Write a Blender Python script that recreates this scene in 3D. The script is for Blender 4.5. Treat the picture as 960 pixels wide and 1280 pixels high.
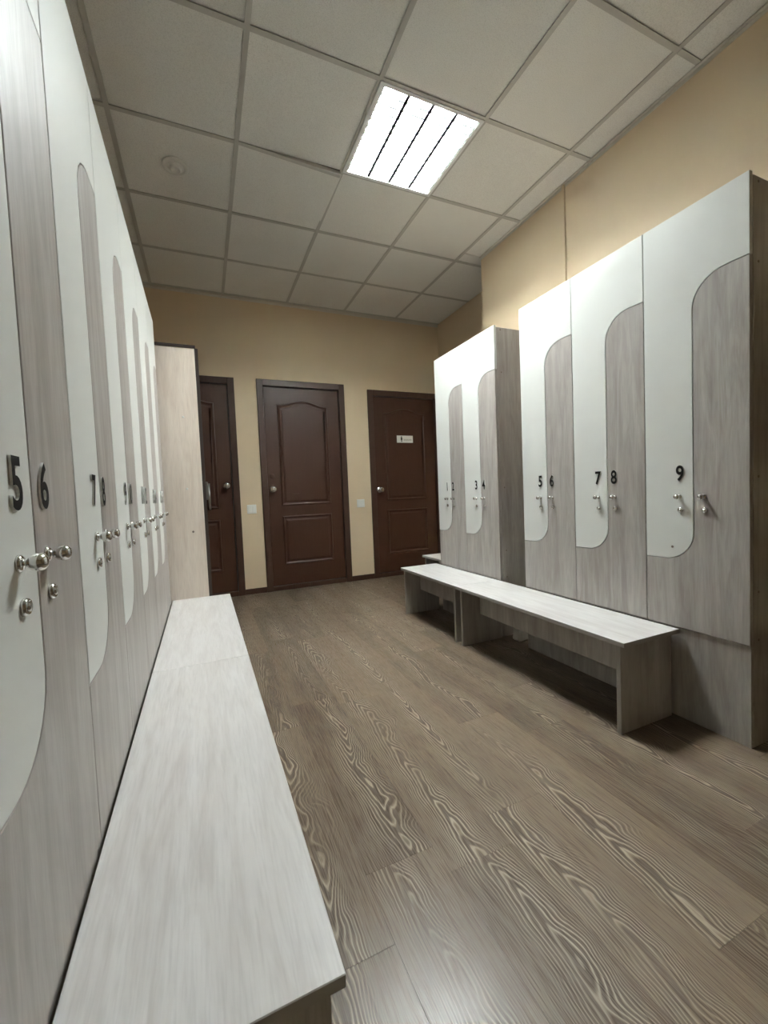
import bpy, bmesh, math, random
from mathutils import Matrix, Vector
random.seed(7)
for o in list(bpy.data.objects): bpy.data.objects.remove(o)
SC = bpy.context.scene
COL = SC.collection
PI = math.pi

# ------------------------------------------------------------------ camera, world, exposure
F_PX, YAW, PITCH, ROLL = 518.42, 0.4082, -0.0456, -0.0418
CAM = Vector((-0.2726, -1.8404, 0.9465))
cam = bpy.data.cameras.new('camera')
cam.sensor_fit = 'HORIZONTAL'; cam.sensor_width = 36.0; cam.lens = F_PX*36.0/960.0
cam.clip_start = 0.02
camo = bpy.data.objects.new('camera', cam); COL.objects.link(camo)
fw = Vector((math.sin(YAW)*math.cos(PITCH), math.cos(YAW)*math.cos(PITCH), math.sin(PITCH)))
r0 = Vector((math.cos(YAW), -math.sin(YAW), 0)); u0 = r0.cross(fw)
rr = math.cos(ROLL)*r0 + math.sin(ROLL)*u0
uu = -math.sin(ROLL)*r0 + math.cos(ROLL)*u0
camo.matrix_world = Matrix(((rr.x, uu.x, -fw.x, CAM.x), (rr.y, uu.y, -fw.y, CAM.y), (rr.z, uu.z, -fw.z, CAM.z), (0, 0, 0, 1)))
SC.camera = camo
w = bpy.data.worlds.new('world'); SC.world = w; w.use_nodes = True
w.node_tree.nodes['Background'].inputs[0].default_value = (0.9, 0.85, 0.8, 1)
w.node_tree.nodes['Background'].inputs[1].default_value = 0.02
vs = SC.view_settings
vs.view_transform = 'Standard'; vs.look = 'None'; vs.gamma = 1.0; vs.use_curve_mapping = False
vs.exposure = 2.88
LAMP = 62.0          # radiance of the fluorescent tubes

H = 2.885            # ceiling
YB = 2.436           # back wall
YR = -3.3            # rear wall behind the photographer
XW = -1.03           # left wall
XR1, XR2, YS = 1.975, 2.36, 1.085   # right wall, recessed part and its step

# ------------------------------------------------------------------ materials
def mat(name, color, rough=0.5, metal=0.0, spec=0.5):
    m = bpy.data.materials.new(name); m.use_nodes = True
    b = m.node_tree.nodes['Principled BSDF']
    b.inputs['Base Color'].default_value = (*color, 1)
    b.inputs['Roughness'].default_value = rough
    b.inputs['Metallic'].default_value = metal
    b.inputs['Specular IOR Level'].default_value = spec
    return m
class NT:
    def __init__(s, m): s.t = m.node_tree; s.b = s.t.nodes['Principled BSDF']
    def n(s, typ, **kw):
        x = s.t.nodes.new(typ)
        for k, v in kw.items(): setattr(x, k, v)
        return x
    def l(s, a, b): s.t.links.new(a, b)
    def math(s, op, a, b=None):
        x = s.n('ShaderNodeMath', operation=op)
        for i, v in enumerate((a, b)):
            if v is None: continue
            if isinstance(v, (int, float)): x.inputs[i].default_value = v
            else: s.l(v, x.inputs[i])
        return x.outputs[0]
    def coords(s, scale, seed=True):
        tc = s.n('ShaderNodeTexCoord'); mp = s.n('ShaderNodeMapping')
        mp.inputs['Scale'].default_value = scale
        s.l(tc.outputs['Object'], mp.inputs['Vector'])
        if seed:
            oi = s.n('ShaderNodeObjectInfo'); cb = s.n('ShaderNodeCombineXYZ')
            for i, k in enumerate((37.0, 91.0, 53.0)): s.l(s.math('MULTIPLY', oi.outputs['Random'], k), cb.inputs[i])
            s.l(cb.outputs[0], mp.inputs['Location'])
        return mp.outputs[0]
    def noise(s, vec, scale=1.0, detail=3.0, rough=0.55, dist=0.0):
        x = s.n('ShaderNodeTexNoise'); x.inputs['Scale'].default_value = scale
        x.inputs['Detail'].default_value = detail; x.inputs['Roughness'].default_value = rough
        x.inputs['Distortion'].default_value = dist
        s.l(vec, x.inputs['Vector']); return x.outputs['Fac']
    def ramp(s, fac, stops, interp='LINEAR'):
        x = s.n('ShaderNodeValToRGB'); x.color_ramp.interpolation = interp
        e = x.color_ramp.elements
        while len(e) < len(stops): e.new(0.5)
        for k, (p, c) in zip(e, stops):
            k.position = p; k.color = (*c, 1) if not isinstance(c, (int, float)) else (c, c, c, 1)
        s.l(fac, x.inputs[0]); return x.outputs[0]
    def mix(s, fac, a, b, blend='MIX'):
        x = s.n('ShaderNodeMix', data_type='RGBA', blend_type=blend)
        for i, v in ((0, fac), (6, a), (7, b)):
            if isinstance(v, (int, float)): x.inputs[i].default_value = v
            elif isinstance(v, tuple): x.inputs[i].default_value = (*v, 1)
            else: s.l(v, x.inputs[i])
        return x.outputs[2]
    def bump(s, h, strength, dist=0.002):
        x = s.n('ShaderNodeBump'); x.inputs['Strength'].default_value = strength; x.inputs['Distance'].default_value = dist
        s.l(h, x.inputs['Height']); s.l(x.outputs[0], s.b.inputs['Normal'])

def laminate(name, axis, lo, mid, hi, rough=0.4):
    """bleached wood laminate, grain along the given local axis"""
    m = mat(name, mid, rough); t = NT(m)
    sc = [26.0, 26.0, 26.0]; sc[axis] = 2.6
    sf = [230.0, 230.0, 230.0]; sf[axis] = 14.0
    a = t.noise(t.coords(sc), 1.0, 5.0, 0.6, 0.9)
    b = t.noise(t.coords(sf), 1.0, 2.0, 0.5, 0.2)
    sb = [7.0, 7.0, 7.0]; sb[axis] = 1.6
    c = t.noise(t.coords(sb), 1.0, 2.0)
    col = t.ramp(a, [(0.30, lo), (0.5, mid), (0.68, hi)])
    col = t.mix(t.math('MULTIPLY', t.ramp(b, [(0.45, 0.0), (0.72, 1.0)]), 0.30), col, tuple(x*0.70 for x in lo))
    col = t.mix(t.ramp(c, [(0.35, 0.0), (0.7, 0.28)]), col, hi)
    t.l(col, t.b.inputs['Base Color']); t.bump(b, 0.12, 0.0006)
    return m
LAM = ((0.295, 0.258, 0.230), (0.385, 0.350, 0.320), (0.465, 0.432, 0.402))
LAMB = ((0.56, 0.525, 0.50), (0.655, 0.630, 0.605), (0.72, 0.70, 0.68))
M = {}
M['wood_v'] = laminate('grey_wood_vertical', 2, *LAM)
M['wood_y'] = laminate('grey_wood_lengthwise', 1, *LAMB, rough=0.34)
M['pink_wood'] = laminate('milk_oak', 2, (0.68, 0.57, 0.48), (0.76, 0.66, 0.565), (0.81, 0.72, 0.625))
m = mat('white_laminate', (0.72, 0.725, 0.685), 0.38); t = NT(m)
t.bump(t.noise(t.coords((900, 900, 900)), 1.0, 2.0), 0.10, 0.0004); M['white'] = m
M['edge'] = mat('laminate_edge', (0.40, 0.365, 0.335), 0.5)
M['dark_core'] = mat('locker_inside', (0.10, 0.085, 0.075), 0.8)
M['black'] = mat('number_black', (0.006, 0.005, 0.0045), 0.6, 0.0, 0.15)
M['num_side'] = mat('number_white_side', (0.72, 0.72, 0.68), 0.5)
M['chrome'] = mat('chrome', (0.72, 0.71, 0.69), 0.13, 1.0)
M['steel'] = mat('brushed_steel', (0.55, 0.54, 0.52), 0.32, 1.0)
M['keyhole'] = mat('keyhole', (0.02, 0.02, 0.02), 0.6)
M['dark_edge'] = mat('dark_brown_laminate', (0.030, 0.018, 0.013), 0.5)
M['plastic'] = mat('white_plastic', (0.72, 0.71, 0.67), 0.35)
M['bar'] = mat('ceiling_tee_metal', (0.50, 0.48, 0.44), 0.55)
M['angle'] = mat('ceiling_angle', (0.58, 0.54, 0.47), 0.55)
M['lamp_frame'] = mat('lamp_frame', (0.80, 0.80, 0.79), 0.35)
M['reflector'] = mat('lamp_reflector', (0.80, 0.83, 0.84), 0.5, 1.0)
M['louvre'] = mat('lamp_louvre', (0.78, 0.84, 0.82), 0.45, 1.0)
M['screw'] = mat('screw_cap', (0.20, 0.16, 0.13), 0.5)
M['paper'] = mat('pale_plastic', (0.55, 0.52, 0.46), 0.6)
m = mat('fluorescent_tube', (0.9, 0.9, 0.9), 0.4)
m.node_tree.nodes['Principled BSDF'].inputs['Emission Color'].default_value = (0.93, 1.0, 1.0, 1)
m.node_tree.nodes['Principled BSDF'].inputs['Emission Strength'].default_value = LAMP
M['tube'] = m
# painted wall with a fine plaster relief
m = mat('beige_paint', (0.60, 0.45, 0.30), 0.62, spec=0.35); t = NT(m)
n1 = t.noise(t.coords((1.3, 1.3, 1.3), False), 1.0, 4.0)
t.l(t.mix(n1, (0.61, 0.475, 0.315), (0.67, 0.53, 0.365)), t.b.inputs['Base Color'])
t.bump(t.noise(t.coords((120, 120, 120), False), 1.0, 4.0), 0.25, 0.002); M['wall'] = m
# mineral fibre ceiling tile
m = mat('ceiling_tile', (0.8, 0.78, 0.73), 0.9, spec=0.1); t = NT(m)
sp = t.noise(t.coords((260, 260, 260)), 1.0, 3.0, 0.7)
bl = t.noise(t.coords((3, 3, 3)), 1.0, 3.0)
col = t.ramp(sp, [(0.30, (0.62, 0.605, 0.565)), (0.5, (0.80, 0.785, 0.745)), (0.75, (0.85, 0.84, 0.80))])
col = t.mix(t.ramp(bl, [(0.4, 0.0), (0.75, 0.22)]), col, (0.68, 0.65, 0.60))
t.l(col, t.b.inputs['Base Color']); t.bump(sp, 0.5, 0.002); M['tile'] = m
# brown painted door with a faint grain
m = mat('brown_door', (0.085, 0.036, 0.026), 0.45, spec=0.28); t = NT(m)
g = t.noise(t.coords((120, 120, 5), False), 1.0, 3.0, 0.6, 0.5)
t.l(t.mix(g, (0.040, 0.0145, 0.0072), (0.055, 0.0215, 0.0115)), t.b.inputs['Base Color'])
t.bump(g, 0.15, 0.001); M['door'] = m
m = mat('brown_casing', (0.075, 0.034, 0.024), 0.48, spec=0.3); t = NT(m)
g = t.noise(t.coords((110, 110, 5), False), 1.0, 3.0, 0.6, 0.5)
t.l(t.mix(g, (0.042, 0.018, 0.010), (0.060, 0.028, 0.017)), t.b.inputs['Base Color']); M['casing'] = m
# cerused oak floor plank: arched growth rings filled with white, fine fibres
m = mat('cerused_oak_plank', (0.2, 0.15, 0.11), 0.33, spec=0.24); t = NT(m)
tc = t.n('ShaderNodeTexCoord'); oi = t.n('ShaderNodeObjectInfo'); RND = oi.outputs['Random']
sx = t.n('ShaderNodeSeparateXYZ'); t.l(tc.outputs['Object'], sx.inputs[0])
X, Y = sx.outputs[0], sx.outputs[1]
def vec(ax, ay, az):
    c = t.n('ShaderNodeCombineXYZ')
    for i, v in enumerate((ax, ay, az)):
        if isinstance(v, (int, float)): c.inputs[i].default_value = v
        else: t.l(v, c.inputs[i])
    return c.outputs[0]
R2 = t.math('FRACT', t.math('MULTIPLY', RND, 17.31)); R3 = t.math('FRACT', t.math('MULTIPLY', RND, 71.7))
seedz = t.math('MULTIPLY', RND, 311.0)
wob = t.noise(vec(t.math('MULTIPLY', X, 4.0), t.math('MULTIPLY', Y, 3.2), seedz), 1.0, 2.5, 0.5)
wob2 = t.noise(vec(t.math('MULTIPLY', X, 40.0), t.math('MULTIPLY', Y, 14.0), seedz), 1.0, 2.0, 0.5)
xw = t.math('ADD', X, t.math('MULTIPLY', t.math('SUBTRACT', R2, 0.5), 0.11))
xw = t.math('ADD', xw, t.math('MULTIPLY', t.math('SUBTRACT', wob, 0.5), 0.14))
par = t.math('MULTIPLY', t.math('POWER', t.math('ABSOLUTE', xw), 1.5), 430.0)
dirn = t.math('SUBTRACT', t.math('MULTIPLY', t.math('ROUND', R3), 2.0), 1.0)
v = t.math('ADD', par, t.math('MULTIPLY', t.math('MULTIPLY', Y, dirn), 9.0))
v = t.math('ADD', v, t.math('MULTIPLY', wob, 9.0)); v = t.math('ADD', v, t.math('MULTIPLY', wob2, 0.9))
ring = t.math('FRACT', v)
rings = t.ramp(ring, [(0.0, 0.15), (0.45, 0.0), (0.62, 0.25), (0.80, 1.0), (0.90, 0.75), (1.0, 0.15)])
fib = t.noise(vec(t.math('MULTIPLY', X, 420.0), t.math('MULTIPLY', Y, 9.0), seedz), 1.0, 2.0, 0.6)
msk = t.noise(vec(t.math('MULTIPLY', X, 9.0), t.math('MULTIPLY', Y, 2.0), t.math('ADD', seedz, 40.0)), 1.0, 2.0)
cent = t.ramp(t.math('ABSOLUTE', xw), [(0.0, 1.0), (0.035, 0.85), (0.075, 0.18)])
amt = t.math('MULTIPLY', t.ramp(msk, [(0.36, 0.12), (0.60, 1.0)]), cent)
base = t.mix(R2, (0.050, 0.029, 0.016), (0.165, 0.116, 0.076))
base = t.mix(t.math('MULTIPLY', t.ramp(msk, [(0.35, 0.0), (0.65, 1.0)]), 0.45), base, (0.150, 0.096, 0.056))
col = t.mix(t.math('MULTIPLY', t.ramp(ring, [(0.0, 1.0), (0.35, 1.0), (0.6, 0.0), (1.0, 0.0)]), t.math('MULTIPLY', amt, 0.8)), base, (0.034, 0.019, 0.012))
col = t.mix(t.math('MULTIPLY', rings, t.math('MULTIPLY', amt, 0.95)), col, (0.40, 0.335, 0.255))
col = t.mix(t.math('MULTIPLY', t.ramp(fib, [(0.42, 0.0), (0.70, 1.0)]), 0.52), col, (0.265, 0.222, 0.170))
col = t.mix(t.math('MULTIPLY', t.ramp(fib, [(0.30, 1.0), (0.46, 0.0)]), 0.52), col, (0.040, 0.026, 0.018))
t.l(col, t.b.inputs['Base Color'])
t.l(t.ramp(fib, [(0.3, 0.36), (0.7, 0.25)]), t.b.inputs['Roughness'])
t.bump(fib, 0.05, 0.0005); M['plank'] = m
M['subfloor'] = mat('floor_joint', (0.05, 0.037, 0.028), 0.7)

# ------------------------------------------------------------------ mesh helpers
def link(o): COL.objects.link(o); return o
def mesh_obj(name, bm, mats, parent=None, smooth=False):
    me = bpy.data.meshes.new(name); bm.normal_update(); bm.to_mesh(me); bm.free()
    for k in (mats if isinstance(mats, (list, tuple)) else [mats]): me.materials.append(M[k])
    if smooth:
        for p in me.polygons: p.use_smooth = True
    o = bpy.data.objects.new(name, me); link(o)
    if parent: o.parent = parent
    return o
def inst(name, me, parent, loc=(0, 0, 0), rz=0.0):
    o = bpy.data.objects.new(name, me); link(o); o.parent = parent; o.location = loc; o.rotation_euler = (0, 0, rz); return o
def tag(o, label=None, cat=None, group=None, kind=None):
    for k, v in (('label', label), ('category', cat), ('group', group), ('kind', kind)):
        if v: o[k] = v
    return o
def empty(name, loc=(0, 0, 0), rz=0.0):
    o = bpy.data.objects.new(name, None); link(o); o.location = loc; o.rotation_euler = (0, 0, rz); o.empty_display_size = 0.1; return o
def box(bm, x0, x1, y0, y1, z0, z1, bev=0.0, mi=0):
    vs = [bm.verts.new(p) for p in ((x0,y0,z0),(x1,y0,z0),(x1,y1,z0),(x0,y1,z0),(x0,y0,z1),(x1,y0,z1),(x1,y1,z1),(x0,y1,z1))]
    fs = [bm.faces.new([vs[i] for i in q]) for q in ((0,3,2,1),(4,5,6,7),(0,1,5,4),(1,2,6,5),(2,3,7,6),(3,0,4,7))]
    for f in fs: f.material_index = mi
    if bev > 0:
        es = list({e for f in fs for e in f.edges})
        r = bmesh.ops.bevel(bm, geom=es, offset=bev, segments=1, affect='EDGES', profile=0.5)
        for f in r['faces']: f.material_index = mi
    return bm
def bx(*a, **k): return box(bmesh.new(), *a, **k)
def lathe(bm, prof, org=(0, 0, 0), axis='y-', seg=20, mi=0):
    """profile of (radius, height) spun round an axis; 'y-' rises towards the viewer, 'z' up, 'z-' down"""
    rings = []
    for r, h in prof:
        ring = []
        for k in range(seg if r > 1e-6 else 1):
            a = 2*PI*k/seg; c, s = r*math.cos(a), r*math.sin(a)
            p = {'y-': (c, -h, s), 'z': (c, s, h), 'z-': (c, -s, -h)}[axis]
            ring.append(bm.verts.new((org[0]+p[0], org[1]+p[1], org[2]+p[2])))
        rings.append(ring)
    for a, b in zip(rings, rings[1:]):
        for k in range(seg):
            k2 = (k+1) % seg
            q = [a[k % len(a)], a[k2 % len(a)], b[k2 % len(b)], b[k % len(b)]]
            q2 = []
            for v_ in q:
                if v_ not in q2: q2.append(v_)
            if len(q2) > 2:
                f = bm.faces.new(q2); f.material_index = mi; f.smooth = True
    bmesh.ops.recalc_face_normals(bm, faces=bm.faces)
    return bm
def offset_poly(pts, d):
    """move a counter-clockwise outline inwards by d"""
    n = len(pts); out = []
    for i in range(n):
        p0, p1, p2 = Vector(pts[i-1]), Vector(pts[i]), Vector(pts[(i+1) % n])
        e1 = (p1-p0).normalized(); e2 = (p2-p1).normalized()
        n1 = Vector((-e1.y, e1.x)); n2 = Vector((-e2.y, e2.x))
        k = n1+n2; k = k/max(0.35, k.length_squared/2)
        out.append(tuple(p1+k*d))
    return out
def slab(bm, pts, y0, y1, bev=0.001):
    """outline in (x, z), counter-clockwise seen from the viewer at -y; front at y0 with a small chamfer"""
    inn = offset_poly(pts, bev)
    F = [bm.verts.new((x, y0, z)) for x, z in inn]
    Mi = [bm.verts.new((x, y0+bev, z)) for x, z in pts]
    B = [bm.verts.new((x, y1, z)) for x, z in pts]
    n = len(pts)
    f0 = bm.faces.new(F); f1 = bm.faces.new(B[::-1])
    for f in (f0, f1): f.material_index = 0
    for A, C_, mi in ((F, Mi, 1), (Mi, B, 1)):
        for i in range(n):
            j = (i+1) % n
            f = bm.faces.new((A[j], A[i], C_[i], C_[j])); f.material_index = mi
    bmesh.ops.triangulate(bm, faces=[f0, f1])
    bmesh.ops.recalc_face_normals(bm, faces=bm.faces)
    return bm

# ------------------------------------------------------------------ the setting: walls
def struct(name, bm, m_, label, cat, parent=None):
    return tag(mesh_obj(name, bm, m_, parent), label, cat, None, 'structure')
DOORS = [(-0.86, 0.055, 2.115, 1), (0.262, 1.165, 2.120, 2), (1.430, 2.335, 2.085, 3)]   # casing outer left, right, top
CW = 0.062
bm = bmesh.new()
xs = XW-0.15
for a, b, z, _ in DOORS:
    box(bm, xs, a+0.03, YB, YB+0.14, 0, H+0.2); box(bm, a+0.03, b-0.03, YB, YB+0.14, z-0.03, H+0.2); xs = b-0.03
box(bm, xs, XR2+0.25, YB, YB+0.14, 0, H+0.2)
struct('wall_back', bm, 'wall', 'beige painted end wall with three brown doors', 'wall')
bm = bmesh.new(); 
pl = [(XR1, YR), (XR2+0.25, YR), (XR2+0.25, YB), (XR2, YB), (XR2, YS), (XR1, YS)]
lo_ = [bm.verts.new((x, y, 0)) for x, y in pl]; hi_ = [bm.verts.new((x, y, H+0.2)) for x, y in pl]
bm.faces.new(lo_[::-1]); bm.faces.new(hi_)
for i in range(6): j = (i+1) % 6; bm.faces.new((lo_[i], lo_[j], hi_[j], hi_[i]))
bmesh.ops.recalc_face_normals(bm, faces=bm.faces)
struct('wall_right', bm, 'wall', 'beige painted side wall stepping back behind lockers 1 to 4', 'wall')
struct('wall_left', bx(XW-0.15, XW, YR, YB, 0, H+0.2), 'wall', 'beige wall behind the locker row that ends at the tall cabinet', 'wall')
struct('wall_rear', bx(XW-0.15, XR2+0.25, YR-0.15, YR, 0, H+0.2), 'wall', 'beige wall opposite the three doors', 'wall')
bm = bmesh.new()
for a, b in ((0.055, 0.262), (1.165, 1.430)): box(bm, a, b, YB-0.012, YB, 0, 0.055, 0.002)
struct('baseboard_back', bm, 'casing', 'dark brown baseboard between the doors', 'baseboard')

# ------------------------------------------------------------------ floor: planks one by one
floor = struct('floor', bx(XW-0.15, XR2+0.25, YR-0.15, YB+0.14, -0.06, -0.009), 'subfloor', 'grey-brown wood-look plank floor with white-filled grain', 'floor')
PW = 0.194
def plank_mesh(x0, x1, y0, y1):
    cx, cy = (x0+x1)/2, (y0+y1)/2; a, b = (x1-x0)/2-0.0001, (y1-y0)/2-0.0001; c = 0.0004
    bm = bmesh.new()
    L = [[bm.verts.new((sx_*(a-i), sy_*(b-i), z)) for sx_, sy_ in ((-1,-1),(1,-1),(1,1),(-1,1))] for i, z in ((0, -0.009), (0, -c), (c, 0))]
    bm.faces.new(L[2])
    for A, B in ((L[0], L[1]), (L[1], L[2])):
        for i in range(4): j = (i+1) % 4; bm.faces.new((A[i], A[j], B[j], B[i]))
    o = mesh_obj('plank', bm, 'plank', floor); o.location = (cx, cy, 0); return o
JO = {0: -0.984, -1: -0.900, -2: -0.150, 1: -0.878, 2: -1.365, 3: -0.610, 4: -0.30, 5: -0.75}
k0 = int((XW-0.237)//PW)
k = k0
while 0.237+k*PW < XR2+0.02:
    xa, xb = max(XW-0.01, 0.237+k*PW), min(XR2+0.01, 0.237+(k+1)*PW)
    off = JO.get(k, random.uniform(-0.9, 0))
    y = off; 
    while y > YR: y -= 0.924
    while y < YB:
        ya, yb = max(YR, y), min(YB+0.02, y+0.924)
        if yb-ya > 0.01 and xb-xa > 0.01: plank_mesh(xa, xb, ya, yb)
        y += 0.924
    k += 1

# ------------------------------------------------------------------ suspended ceiling: slab, tees, tiles
ceil = struct('ceiling', bx(XW-0.15, XR2+0.25, YR-0.15, YB+0.14, H+0.16, H+0.2), 'dark_core', 'suspended ceiling of pale grey square tiles in a metal grid', 'ceiling')
XG = [XW, -0.6, 0.0, 0.6, 1.2, 1.8, XR1]
YG = [YR] + [-3.0+0.6*i for i in range(10)] + [YB]
SAG = 0.030
bar_y = [bx(-0.012, 0.012, -0.3, 0.3, 0, 0.0035)]
def tee(x0, x1, y0, y1, dz=0.0, sag=0.0):
    horiz = (x1-x0) > (y1-y0)
    bm = bmesh.new()
    if horiz: box(bm, x0, x1, y0-0.012, y0+0.012, H-0.001, H+0.003); box(bm, x0, x1, y0-0.001, y0+0.001, H+0.003, H+0.03)
    else: box(bm, x0-0.012, x0+0.012, y0, y1, H, H+0.004); box(bm, x0-0.001, x0+0.001, y0, y1, H+0.004, H+0.03)
    if sag:
        for v_ in bm.verts: v_.co.z -= sag*(v_.co.x-x0)/(x1-x0)
    return mesh_obj('grid_bar', bm, 'bar', ceil)
for x in XG[1:-1]:
    for a, b in zip(YG, YG[1:]):
        if x == 1.8 and a > YS: pass
        tee(x, x, a, b)
for y in YG[1:-1]:
    xr = XG if y < YS else XG[:-1]+[XR2]
    for a, b in zip(xr, xr[1:]):
        tee(a+0.012, b-0.012, y, y, sag=SAG if (abs(y-0.6) < 1e-6 and abs(a) < 1e-6) else 0.0)
LC = (0.6, 0.0)   # cell of the lamp
for j, (ya, yb) in enumerate(zip(YG, YG[1:])):
    yparts = [(ya, yb)]
    for i, xa in enumerate(XG[:-1]):
        xb = XG[i+1]
        if abs(xa-LC[0]) < 1e-6 and abs(ya-LC[1]) < 1e-6: continue
        cells = [(xa, xb, ya, yb)]
        if xb == XR1:
            if ya > YS: cells = [(xa, XR2, ya, yb)]
            elif yb > YS: cells = [(xa, XR1, ya, YS), (xa, XR2, YS, yb)]
        for (a, b, c, d) in cells:
            g = 0.004
            bm = bx(a+g, b-g, c+g, d-g, 0.0045, 0.018)
            for v_ in bm.verts: v_.co.z += random.uniform(0, 0.0025)
            if abs(a) < 1e-6 and abs(c-0.6) < 1e-6:
                for v_ in bm.verts:
                    if v_.co.x > 0.3 and v_.co.y < 0.9: v_.co.z -= SAG*0.85
            cx, cy = (a+b)/2, (c+d)/2
            for v_ in bm.verts: v_.co.x -= cx; v_.co.y -= cy
            o = mesh_obj('ceiling_tile', bm, 'tile', ceil); o.location = (cx, cy, H)
bm = bmesh.new(); box(bm, XW, XR2, YB-0.022, YB, H-0.003, H+0.0); box(bm, XW, XR2, YB-0.002, YB, H-0.024, H)
struct('trim_1', bm, 'angle', 'pale metal ceiling angle along the end wall', 'trim')
bm = bmesh.new(); box(bm, XR1-0.02, XR1, YR, YS, H-0.003, H); box(bm, XR1-0.002, XR1, YR, YS, H-0.02, H)
struct('trim_2', bm, 'angle', 'pale metal ceiling angle along the stepped side wall', 'trim')

# ------------------------------------------------------------------ recessed fluorescent lamp with louvre
lamp = tag(empty('ceiling_lamp', (0.9, 0.3, H)), 'square recessed fluorescent ceiling lamp with four bright tubes and metal louvre', 'lamp')
h = 0.297
bm = bmesh.new()
for a in ((-h, h, -h, -h+0.02), (-h, h, h-0.02, h), (-h, -h+0.02, -h+0.02, h-0.02), (h-0.02, h, -h+0.02, h-0.02)):
    box(bm, *a, -0.006, 0.004, 0.001)
mesh_obj('frame', bm, 'lamp_frame', lamp)
bm = bmesh.new()
box(bm, -h+0.004, h-0.004, -h+0.004, h-0.004, 0.082, 0.09)
for a in ((-h+0.004, h-0.004, -h+0.004, -h+0.010), (-h+0.004, h-0.004, h-0.010, h-0.004), (-h+0.004, -h+0.010, -h+0.01, h-0.01), (h-0.010, h-0.004, -h+0.01, h-0.01)):
    box(bm, *a, 0.004, 0.082)
mesh_obj('housing', bm, 'lamp_frame', lamp)
NT_ = 4; wtr = (2*h-0.04)/NT_; yl = h-0.02
blade_bm = bmesh.new()
for s in range(4):
    x0 = -h+0.02+s*wtr; x1 = x0+wtr; xc = (x0+x1)/2
    bm = bmesh.new(); prof = []
    for q in range(9):
        f_ = q/8; prof.append((x0+0.0095 + (xc-0.016-x0-0.0095)*f_**1.6, 0.0+0.058*f_**0.8))
    prof2 = [(2*xc-a, b) for a, b in prof]
    for P in (prof, prof2):
        for (xa, za), (xb, zb) in zip(P, P[1:]):
            q = [bm.verts.new(p_) for p_ in ((xa, -yl, za), (xa, yl, za), (xb, yl, zb), (xb, -yl, zb))]
            f = bm.faces.new(q); f.smooth = True
    bmesh.ops.remove_doubles(bm, verts=bm.verts, dist=1e-5)
    for xe in (x0, x1):
        box(bm, max(xe-0.0090, -h+0.02), min(xe+0.0090, h-0.02), -yl, yl, -0.0015, 0.003, mi=1)
    mesh_obj('reflector', bm, ['reflector', 'louvre'], lamp)
    bm = bmesh.new(); seg = 14
    ra, rb = [], []
    for k in range(seg):
        a = 2*PI*k/seg
        ra.append(bm.verts.new((xc+0.0125*math.cos(a), -yl+0.012, 0.046+0.0125*math.sin(a)))); rb.append(bm.verts.new((xc+0.0125*math.cos(a), yl-0.012, 0.046+0.0125*math.sin(a))))
    for k in range(seg):
        f = bm.faces.new((ra[k], ra[(k+1) % seg], rb[(k+1) % seg], rb[k])); f.smooth = True
    bm.faces.new(ra[::-1]); bm.faces.new(rb)
    bmesh.ops.recalc_face_normals(bm, faces=bm.faces)
    tag(mesh_obj('fluorescent_tube', bm, 'tube', lamp), 'glowing white tube')
    if s == 0:
        bb = bmesh.new(); hw = wtr/2-0.004
        v8 = [bb.verts.new(p_) for p_ in ((-hw, -0.005, 0.0), (hw, -0.005, 0.0), (hw, 0.005, 0.0), (-hw, 0.005, 0.0), (-hw*0.80, -0.001, 0.011), (hw*0.80, -0.001, 0.011), (hw*0.80, 0.001, 0.011), (-hw*0.80, 0.001, 0.011))]
        for q in ((0,3,2,1),(4,5,6,7),(0,1,5,4),(1,2,6,5),(2,3,7,6),(3,0,4,7)): bb.faces.new([v8[i] for i in q])
        blade = bpy.data.meshes.new('louvre_blade'); bb.to_mesh(blade); bb.free(); blade.materials.append(M['louvre'])
    for k in range(11):
        inst('louvre_blade', blade, lamp, (xc, -yl+(k+1)*2*yl/12, 0.001))

# smoke detector
sd = tag(empty('smoke_detector', (-0.315, 0.894, H+0.003)), 'round white smoke detector on the ceiling tile above the locker row', 'detector')
mesh_obj('base', lathe(bmesh.new(), [(0, 0), (0.070, 0), (0.070, 0.006), (0.064, 0.010), (0.050, 0.011), (0.048, 0.008), (0.042, 0.008), (0.040, 0.012), (0, 0.012)], axis='z-', seg=32), 'plastic', sd)
mesh_obj('sensor_head', lathe(bmesh.new(), [(0.032, 0.012), (0.031, 0.022), (0.027, 0.026), (0.022, 0.026), (0.020, 0.018), (0, 0.018)], axis='z-', seg=28), 'plastic', sd)

# ------------------------------------------------------------------ doors of the end wall
def arch_outline(x0, x1, z0, z1, rise):
    pts = [(x0, z0), (x1, z0), (x1, z1)]
    if rise:
        n = 28; sh = 0.03*(x1-x0)/0.6
        for i in range(n+1):
            f_ = i/n; x = x1-sh-(x1-x0-2*sh)*f_; pts.append((x, z1+rise*(0.5*(1-math.cos(2*PI*f_)))**0.85))
    pts.append((x0, z1))
    return pts
def moulded_panel(name, x0, x1, z0, z1, rise, parent):
    pts = arch_outline(x0, x1, z0, z1, rise); bm = bmesh.new(); L = []
    for d, y in ((0.0, 0.001), (0.004, -0.007), (0.012, -0.009), (0.022, -0.003), (0.030, -0.001), (0.050, -0.006)):
        L.append([bm.verts.new((x, y, z)) for x, z in offset_poly(pts, d)])
    n = len(pts)
    for A, B in zip(L, L[1:]):
        for i in range(n): j = (i+1) % n; bm.faces.new((A[i], A[j], B[j], B[i]))
    f = bm.faces.new(L[-1]); bmesh.ops.triangulate(bm, faces=[f])
    bmesh.ops.recalc_face_normals(bm, faces=bm.faces)
    return mesh_obj(name, bm, 'door', parent)
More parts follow.
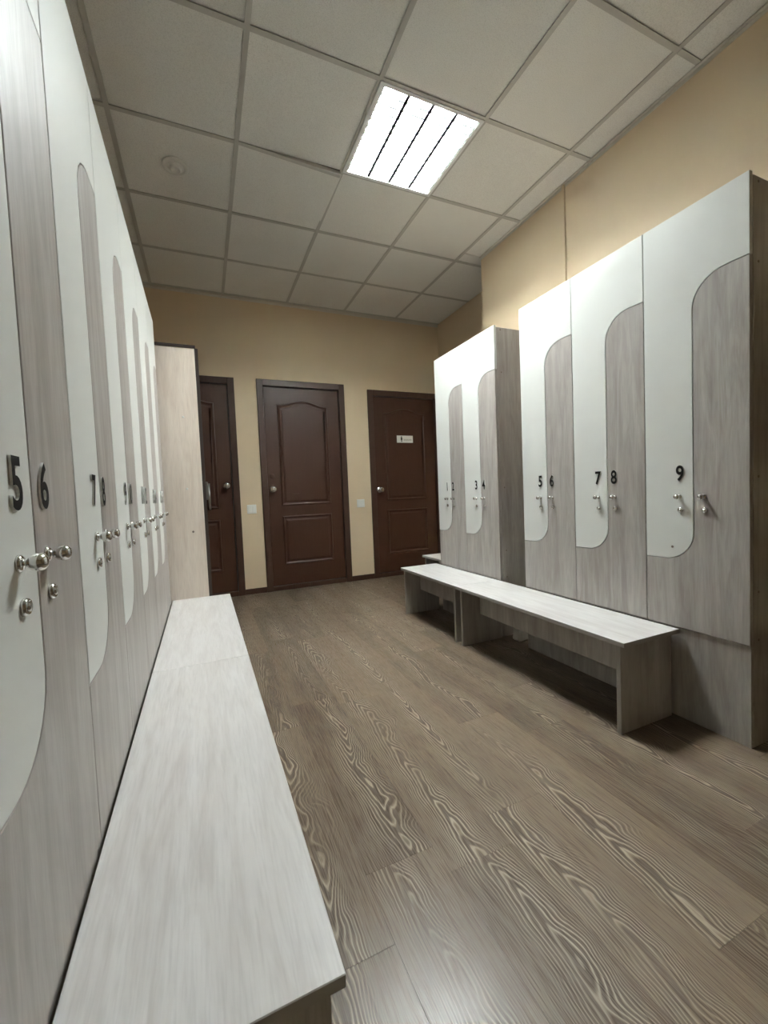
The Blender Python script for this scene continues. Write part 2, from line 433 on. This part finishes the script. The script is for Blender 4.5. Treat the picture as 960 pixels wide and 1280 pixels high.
KNOB = [(1.25*a_, 1.1*b_) for a_, b_ in [(0, 0), (0.027, 0), (0.027, 0.004), (0.022, 0.008), (0.010, 0.010), (0.009, 0.028), (0.016, 0.034), (0.024, 0.044), (0.0255, 0.054), (0.021, 0.063), (0.010, 0.067), (0, 0.068)]]
DLAB = ['brown panelled door with a steel pull bar, beside the tall pale cabinet', 'brown panelled door with arched moulding between the two light switches', 'brown panelled door with a small white sign, beside the locker block']
for (a, b, z, n) in DOORS:
    d = empty('door_%d' % n, (a, YB, 0)); tag(d, DLAB[n-1], 'door', None, 'structure')
    W = b-a
    bm = bmesh.new()
    for q in ((0, CW, 0, z), (W-CW, W, 0, z), (CW, W-CW, z-CW, z)): box(bm, q[0], q[1], -0.016, 0, q[2], q[3], 0.003)
    for q in ((0.031, CW, 0, z-0.031), (W-CW, W-0.031, 0, z-0.031), (CW, W-CW, z-CW, z-0.031)): box(bm, q[0], q[1], 0, 0.09, q[2], q[3])
    box(bm, CW, W-CW, -0.008, 0.09, 0, 0.045, 0.003)
    mesh_obj('door_frame', bm, 'casing', d)
    lf = mesh_obj('door_leaf', bx(CW+0.004, W-CW-0.004, 0.012, 0.05, 0.049, z-CW-0.005, 0.002), 'door', d)
    lf2 = empty  # panels sit on the face of the leaf
    x0, x1 = CW+0.130, W-CW-0.130
    z_ = z-CW
    for nm, q in (('upper_panel', (x0, x1, 0.86, z_-0.180, 0.052)), ('lower_panel', (x0, x1, 0.255, 0.755, 0))):
        p_ = moulded_panel(nm, *q, lf); p_.location = (0, 0.012, 0)
    kx = (W-CW-0.055) if n == 1 else CW+0.048
    kz = {1: 1.08, 2: 1.03, 3: 0.985}[n]
    kb = lathe(bmesh.new(), KNOB, (kx, 0.012, kz))
    mesh_obj('door_knob', kb, 'chrome', d)
    if n == 1:
        bm = bmesh.new(); px = -0.222-a
        lathe(bm, [(0, 0), (0.011, 0), (0.011, 0.25), (0, 0.25)], (px, -0.045, 0.855), 'z', 14)
        for zz in (0.89, 1.07): lathe(bm, [(0.008, 0), (0.008, 0.062)], (px, 0.012, zz), 'y-', 12)
        tag(mesh_obj('pull_bar', bm, 'steel', d), 'steel pull bar')
    if n == 2:
        mesh_obj('lock_cover', lathe(bmesh.new(), [(0, 0), (0.024, 0), (0.024, 0.004), (0.020, 0.006), (0, 0.006)], (kx, 0.012, 1.165)), 'door', d)
        bm = bx(0.60-a-0.032, 0.60-a+0.032, 0.003, 0.0065, 0.972, 0.982, 0.001)
        tag(mesh_obj('letter_mark', bm, 'casing', d), 'short scuffed slot on the upper panel')
    if n == 3:
        s_ = mesh_obj('door_sign', bx(1.775-a, 1.978-a, 0.001, 0.0052, 1.512, 1.592, 0.0008), 'plastic', d)
        tag(s_, 'small white sign with a dark figure')
        bm = bmesh.new(); sx0 = 1.833-a; y0, y1 = -0.0002, 0.001
        lathe(bm, [(0, 0), (0.0075, 0), (0.0075, 0.0012), (0, 0.0012)], (sx0, 0.001, 1.576), 'y-', 14)
        for q in ((-0.010, 0.010, 1.545, 1.567), (-0.006, -0.001, 1.522, 1.545), (0.001, 0.006, 1.522, 1.545)): box(bm, sx0+q[0], sx0+q[1], y0, y1, q[2], q[3])
        tag(mesh_obj('figure_mark', bm, 'black', s_), 'dark standing figure')
        bm = bmesh.new(); rx = 1.862-a
        rs = random.Random(3)
        for q in range(7):     # the word on the sign cannot be read in the picture: a row of small strokes of letter height
            xx = rx+q*0.0145
            box(bm, xx, xx+0.0025, y0, y1, 1.535, 1.552+(0.006 if q in (0, 6) else 0)); box(bm, xx+0.007, xx+0.0095, y0, y1, 1.535, 1.552)
            zz = 1.535+0.0145*(q % 2); box(bm, xx+0.0025, xx+0.007, y0, y1, zz, zz+0.0025)
        tag(mesh_obj('sign_lettering', bm, 'screw', s_), 'small grey lettering')

def light_switch(x, z, rockers, label):
    s = tag(empty('light_switch', (x, YB, z)), label, 'switch')
    mesh_obj('plate', bx(-0.044, 0.044, -0.010, 0, -0.044, 0.044, 0.003), 'plastic', s)
    wd = 0.062/rockers
    for q in range(rockers):
        x0 = -0.031+q*wd
        bm = bx(x0+0.0008, x0+wd-0.0008, -0.0155, -0.009, -0.031, 0.031, 0.0015)
        for v_ in bm.verts:
            if v_.co.y < -0.012 and v_.co.z > 0: v_.co.y += 0.003
        mesh_obj('rocker', bm, 'plastic', s)
light_switch(0.156, 0.842, 2, 'white two-rocker light switch between the pull-bar door and the middle door')
light_switch(1.302, 0.845, 1, 'white single-rocker light switch beside the door with the small sign')

# flat cable duct on the right wall
cd = tag(mesh_obj('cable_duct', bx(XR1-0.012, XR1, 0.198, 0.218, 1.96, H-0.002, 0.002), 'wall'), 'thin beige vertical cable duct on the wall above lockers 5 to 8', 'cable duct')

# ------------------------------------------------------------------ lockers
LW, LH, DZ = 0.3635, 1.955, 0.366
DT = 0.017
INN, RAD, ZT, ZB = 0.185, 0.108, 1.687, 0.638
def qarc(cx, cz, r, a0, a1, n=10):
    return [(cx+r*math.cos(a0+(a1-a0)*i/n), cz+r*math.sin(a0+(a1-a0)*i/n)) for i in range(n+1)]
G_ = 0.0014
def white_outline():
    g = G_
    p = [(g, ZB+g)] + qarc(INN-RAD, ZB+RAD, RAD-g, -PI/2, 0)
    p += qarc(INN+RAD, ZT-RAD, RAD+g, PI, PI/2) + [(LW-g, ZT+g), (LW-g, LH), (g, LH)]
    return p
def grey_outline():
    g = G_
    p = [(g, DZ), (LW-g, DZ), (LW-g, ZT-g)] + qarc(INN+RAD, ZT-RAD, RAD-g, PI/2, PI)
    p += qarc(INN-RAD, ZB+RAD, RAD+g, 0, -PI/2) + [(g, ZB-g)]
    return p
def to_mesh(name, bm, mats):
    o = mesh_obj(name, bm, mats); me = o.data; bpy.data.objects.remove(o); return me
ME = {}
ME['white'] = to_mesh('white_door', slab(bmesh.new(), white_outline(), 0, DT), ['white', 'white'])
ME['grey'] = to_mesh('grey_door', slab(bmesh.new(), grey_outline(), 0, DT), ['wood_v', 'edge'])
DEPTH = 0.50
bm = bx(0.0168, LW-0.0168, DT+0.004, DEPTH, 0.02, LH-0.03); ME['body'] = to_mesh('carcass', bm, 'dark_core')
ME['top'] = to_mesh('top_panel', bx(0.0168, LW-0.0168, DT+0.004, DEPTH, LH-0.03, LH-0.012, 0.001), 'wood_v')
ME['plinth'] = to_mesh('plinth_panel', bx(0.001, LW-0.001, 0.0065, DT+0.0035, 0.0, DZ-0.003, 0.001), 'wood_v')
ME['side'] = to_mesh('side_panel', bx(0.0, 0.016, DT+0.002, DEPTH+0.003, 0.0, LH-0.010, 0.0008), 'wood_v')
ME['knob'] = to_mesh('knob', lathe(bmesh.new(), [(0, 0), (0.0100, 0), (0.0100, 0.0025), (0.0075, 0.0045), (0.0044, 0.0052), (0.0042, 0.0082), (0.0064, 0.0096), (0.0092, 0.0128), (0.0105, 0.0170), (0.0104, 0.0205), (0.0086, 0.0243), (0.0050, 0.0268), (0, 0.0276)], seg=22), 'chrome')
ME['lock'] = to_mesh('lock', lathe(bmesh.new(), [(0, 0), (0.0105, 0), (0.0105, 0.003), (0.0088, 0.0055), (0.0070, 0.0058), (0.0066, 0.0040), (0.0050, 0.0040), (0.0046, 0.0066), (0, 0.0070)], seg=22), 'chrome')
ME['keyhole'] = to_mesh('keyhole', bx(-0.0008, 0.0008, -0.0074, -0.0066, -0.0030, 0.0030), 'keyhole')
ME['screw'] = to_mesh('screw_cap', lathe(bmesh.new(), [(0, 0), (0.005, 0), (0.0045, 0.0012), (0, 0.0016)], seg=12), 'screw')
_nc = {}
def number_mesh(txt, hgt=0.062, thick=0.003):
    if txt in _nc: return _nc[txt]
    cu = bpy.data.curves.new('number', 'FONT'); cu.body = txt; cu.size = 1.0; cu.extrude = 0.05; cu.offset = 0.022
    cu.resolution_u = 5
    ob = bpy.data.objects.new('number_curve', cu); link(ob)
    dg = bpy.context.evaluated_depsgraph_get()
    me = bpy.data.meshes.new_from_object(ob.evaluated_get(dg))
    bpy.data.objects.remove(ob)
    xs_ = [v_.co.x for v_ in me.vertices]; ys_ = [v_.co.y for v_ in me.vertices]; zs_ = [v_.co.z for v_ in me.vertices]
    s = hgt/(max(ys_)-min(ys_)); cx = (max(xs_)+min(xs_))/2; sx_ = s*0.74
    for v_ in me.vertices:
        x, y, z = v_.co
        v_.co = ((x-cx)*sx_, -(z-min(zs_))/(max(zs_)-min(zs_))*thick, (y-min(ys_))*s)
    me.materials.clear(); me.materials.append(M['black']); me.materials.append(M['num_side'])
    for p in me.polygons: p.material_index = 0 if abs(p.normal.y) > 0.8 else 1
    me.name = 'number'; _nc[txt] = me
    return me
HW = dict(kx=(0.134, 0.219), kz=0.884, lz=0.833, nz=0.944, nx=(0.138, 0.219))
def locker(origin, rz, nums, label, group, side_l=False, side_r=False, dx=0.0):
    L = tag(empty('locker', origin, rz), label, 'locker', group)
    inst('carcass', ME['body'], L); inst('top_panel', ME['top'], L); inst('plinth_panel', ME['plinth'], L)
    for q, (k, col) in enumerate((('white', 'white L-shaped door'), ('grey', 'grey wood L-shaped door'))):
        d = inst('door', ME[k], L); d['label'] = col
        inst('knob', ME['knob'], d, (HW['kx'][q]+dx, 0, HW['kz']))
        inst('lock', ME['lock'], d, (HW['kx'][q]+0.004+dx, 0, HW['lz']))
        if nums[q]: inst('number', number_mesh(nums[q]), d, (HW['nx'][q]+dx+(0.006 if len(nums[q]) > 1 and q else 0), -0.0001, HW['nz']))
    if nums == ('9', ''): inst('screw_hole', ME['screw'], L.children[3], (0.106, 0, 0.686))
    for flag, x in ((side_l, 0.0002), (side_r, LW-0.0162)):
        if True:
            s = inst('side_panel', ME['side'], L, (x, 0, 0))
            if flag:
              for (yy, zz) in ((0.05, 1.93), (0.05, 1.67), (0.05, 0.55), (0.05, 0.95), (0.05, 0.38), (0.44, 1.93), (0.44, 0.38)):
                  c = inst('screw_cap', ME['screw'], s, (0.016 if x > 0.1 else 0, yy, zz), PI/2 if x > 0.1 else -PI/2)
    return L
GR = 'lockers standing under the cable duct'; GL = 'lockers in the row ending at the tall cabinet'
XF = 1.427
for y0, nums, lab, sl, sr in (
    (0.9935, ('1', '2'), 'white and grey locker numbered 1 and 2, beside the door with the sign', True, False),
    (0.630, ('3', '4'), 'white and grey locker numbered 3 and 4, at the gap between two locker blocks', False, True),
    (0.046, ('5', '6'), 'white and grey locker numbered 5 and 6, at the gap facing locker 4', True, False),
    (-0.3175, ('7', '8'), 'white and grey locker numbered 7 and 8, next to the one numbered only 9', False, False),
    (-0.681, ('9', ''), 'white and grey locker numbered only 9, at the open end of its block', False, True)):
    locker((XF, y0, 0), -PI/2, nums, lab, GR, sl, sr)
XL, RL = -0.4695, 0.0045
Y0L = -0.995
EXTRA = {9: 'white and grey locker numbered 9 and 10, where the two benches meet', 11: 'white and grey locker numbered 11 and 12, between the 9 and 13 lockers',
         13: 'white and grey locker numbered 13 and 14, second from the tall pale cabinet', 15: 'white and grey locker numbered 15 and 16, touching the tall pale cabinet'}
for k in range(-2, 5):
    a = 7+2*k if False else 7+2*k
    dy = k*LW
    org = (XL - math.sin(RL)*(dy), Y0L+dy, 0)
    lab = {5: 'white and grey locker numbered 5 and 6, beside the bench end under big chrome knobs', 7: 'white and grey locker numbered 7 and 8, next to the one numbered 9 and 10'}.get(a, EXTRA.get(a))
    if a == 3: lab = 'white and grey locker numbered 3 and 4, beside the one with big chrome knobs'
    L_ = locker(org, PI/2+RL, (str(a), str(a+1)), lab, GL, k == -2, False, 0.0 if k == -1 else -0.013)
    if k == -1: L_.scale.x = 1.1; L_.location.y -= 0.1*LW      # this unit is a little wider
    if k == -2: L_.location.y -= 0.1*LW

# ------------------------------------------------------------------ tall cabinet at the end of the left row
CY = 0.905
tc_ = tag(empty('tall_cabinet', (-0.275, CY, 0)), 'tall cabinet with a pale pinkish wood side and dark brown edges', 'cabinet')
mesh_obj('side_panel', bx(-0.46, 0.0, 0, 0.018, 0, 1.855, 0.001), 'pink_wood', tc_)
bm = bmesh.new(); box(bm, -0.46, 0.0, 0.62, 0.638, 0, 1.855); mesh_obj('side_panel', bm, 'pink_wood', tc_)
mesh_obj('body', bx(-0.46, -0.002, 0.019, 0.619, 0.02, 1.85), 'dark_core', tc_)
mesh_obj('top_panel', bx(-0.47, 0.006, -0.004, 0.642, 1.856, 1.872, 0.001), 'dark_edge', tc_)
for q in range(2):
    d = mesh_obj('door', bx(0.001, 0.019, 0.001+q*0.319, 0.318+q*0.319, 0.03, 1.855, 0.001), 'dark_edge', tc_)
    mesh_obj('handle', bx(0.019, 0.034, 0.270+q*0.085, 0.282+q*0.085, 0.95, 1.07, 0.003), 'steel', d)
for xx, zz, mm in ((-0.082, 1.447, 'plastic'), (-0.085, 1.021, 'plastic'), (-0.066, 0.762, 'screw')):
    c = mesh_obj('screw_cap', lathe(bmesh.new(), [(0, 0), (0.0065, 0), (0.0055, 0.0015), (0, 0.002)], seg=14), mm, tc_); c.location = (xx, 0, zz)

# ------------------------------------------------------------------ benches
BW, BT = 0.318, 0.018
def bench(origin, rz, length, zt, label, group, modesty=0.155, mh=0.165):
    """local y runs along the bench, x across (0 = wall side edge, negative = free edge)"""
    b = tag(empty('bench', origin, rz), label, 'bench', group)
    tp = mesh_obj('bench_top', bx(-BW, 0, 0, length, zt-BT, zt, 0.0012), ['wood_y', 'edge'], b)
    for p_ in tp.data.polygons: p_.material_index = 0 if p_.normal.z > 0.3 else 1
    for y in (0.026, length-0.026-0.018):
        mesh_obj('end_panel', bx(-BW+0.014, -0.008, y, y+0.018, 0, zt-BT, 0.001), 'wood_v', b)
    mesh_obj('stretcher_panel', bx(-modesty-0.018, -modesty, 0.0445, length-0.0445, zt-BT-mh, zt-BT, 0.001), 'wood_v', b)
    return b
GB = 'grey wood benches'
bench((XF-0.004, -0.812, 0), 0, 1.108, 0.361, 'long grey wood bench in front of lockers 5 to 9 under the cable duct', GB)
bench((XF-0.004, 0.299, 0), 0, 0.765, 0.361, 'short grey wood bench in front of lockers 1 to 4', GB)
bench((1.86, 1.02, 0), 0, 0.49, 0.361, 'grey wood bench by the door with the sign, mostly hidden behind locker 1', GB)
def lx(y): return XL+0.004-math.sin(RL)*(y-Y0L)
def lbench(y0, L, zt, label):
    b = bench((lx(y0), y0, 0), RL, L, zt, label, GB)
    for c in b.children:
        for v_ in c.data.vertices: v_.co.x = -v_.co.x
        c.data.flip_normals()
    return b
lbench(-1.372, 1.148, 0.361, 'grey wood bench beside lockers 5 to 10, free end near the big knobs')
lbench(-0.222, 1.125, 0.361, 'grey wood bench whose far end meets the tall cabinet')

# small pale thing low in the gap between the right-hand blocks
bm = bmesh.new(); box(bm, -0.05, 0.05, -0.035, 0.035, 0.0, 0.085, 0.012); 
for v_ in bm.verts:
    if v_.co.z > 0.05: v_.co.x *= 0.86; v_.co.y *= 0.8; v_.co.z += 0.008*math.sin(40*v_.co.x)
o = mesh_obj('floor_box', bm, 'paper'); o.location = (1.49, 0.165, 0); o.rotation_euler.z = 0.1
tag(o, 'small pale object on the floor in the gap between the locker blocks', 'box')
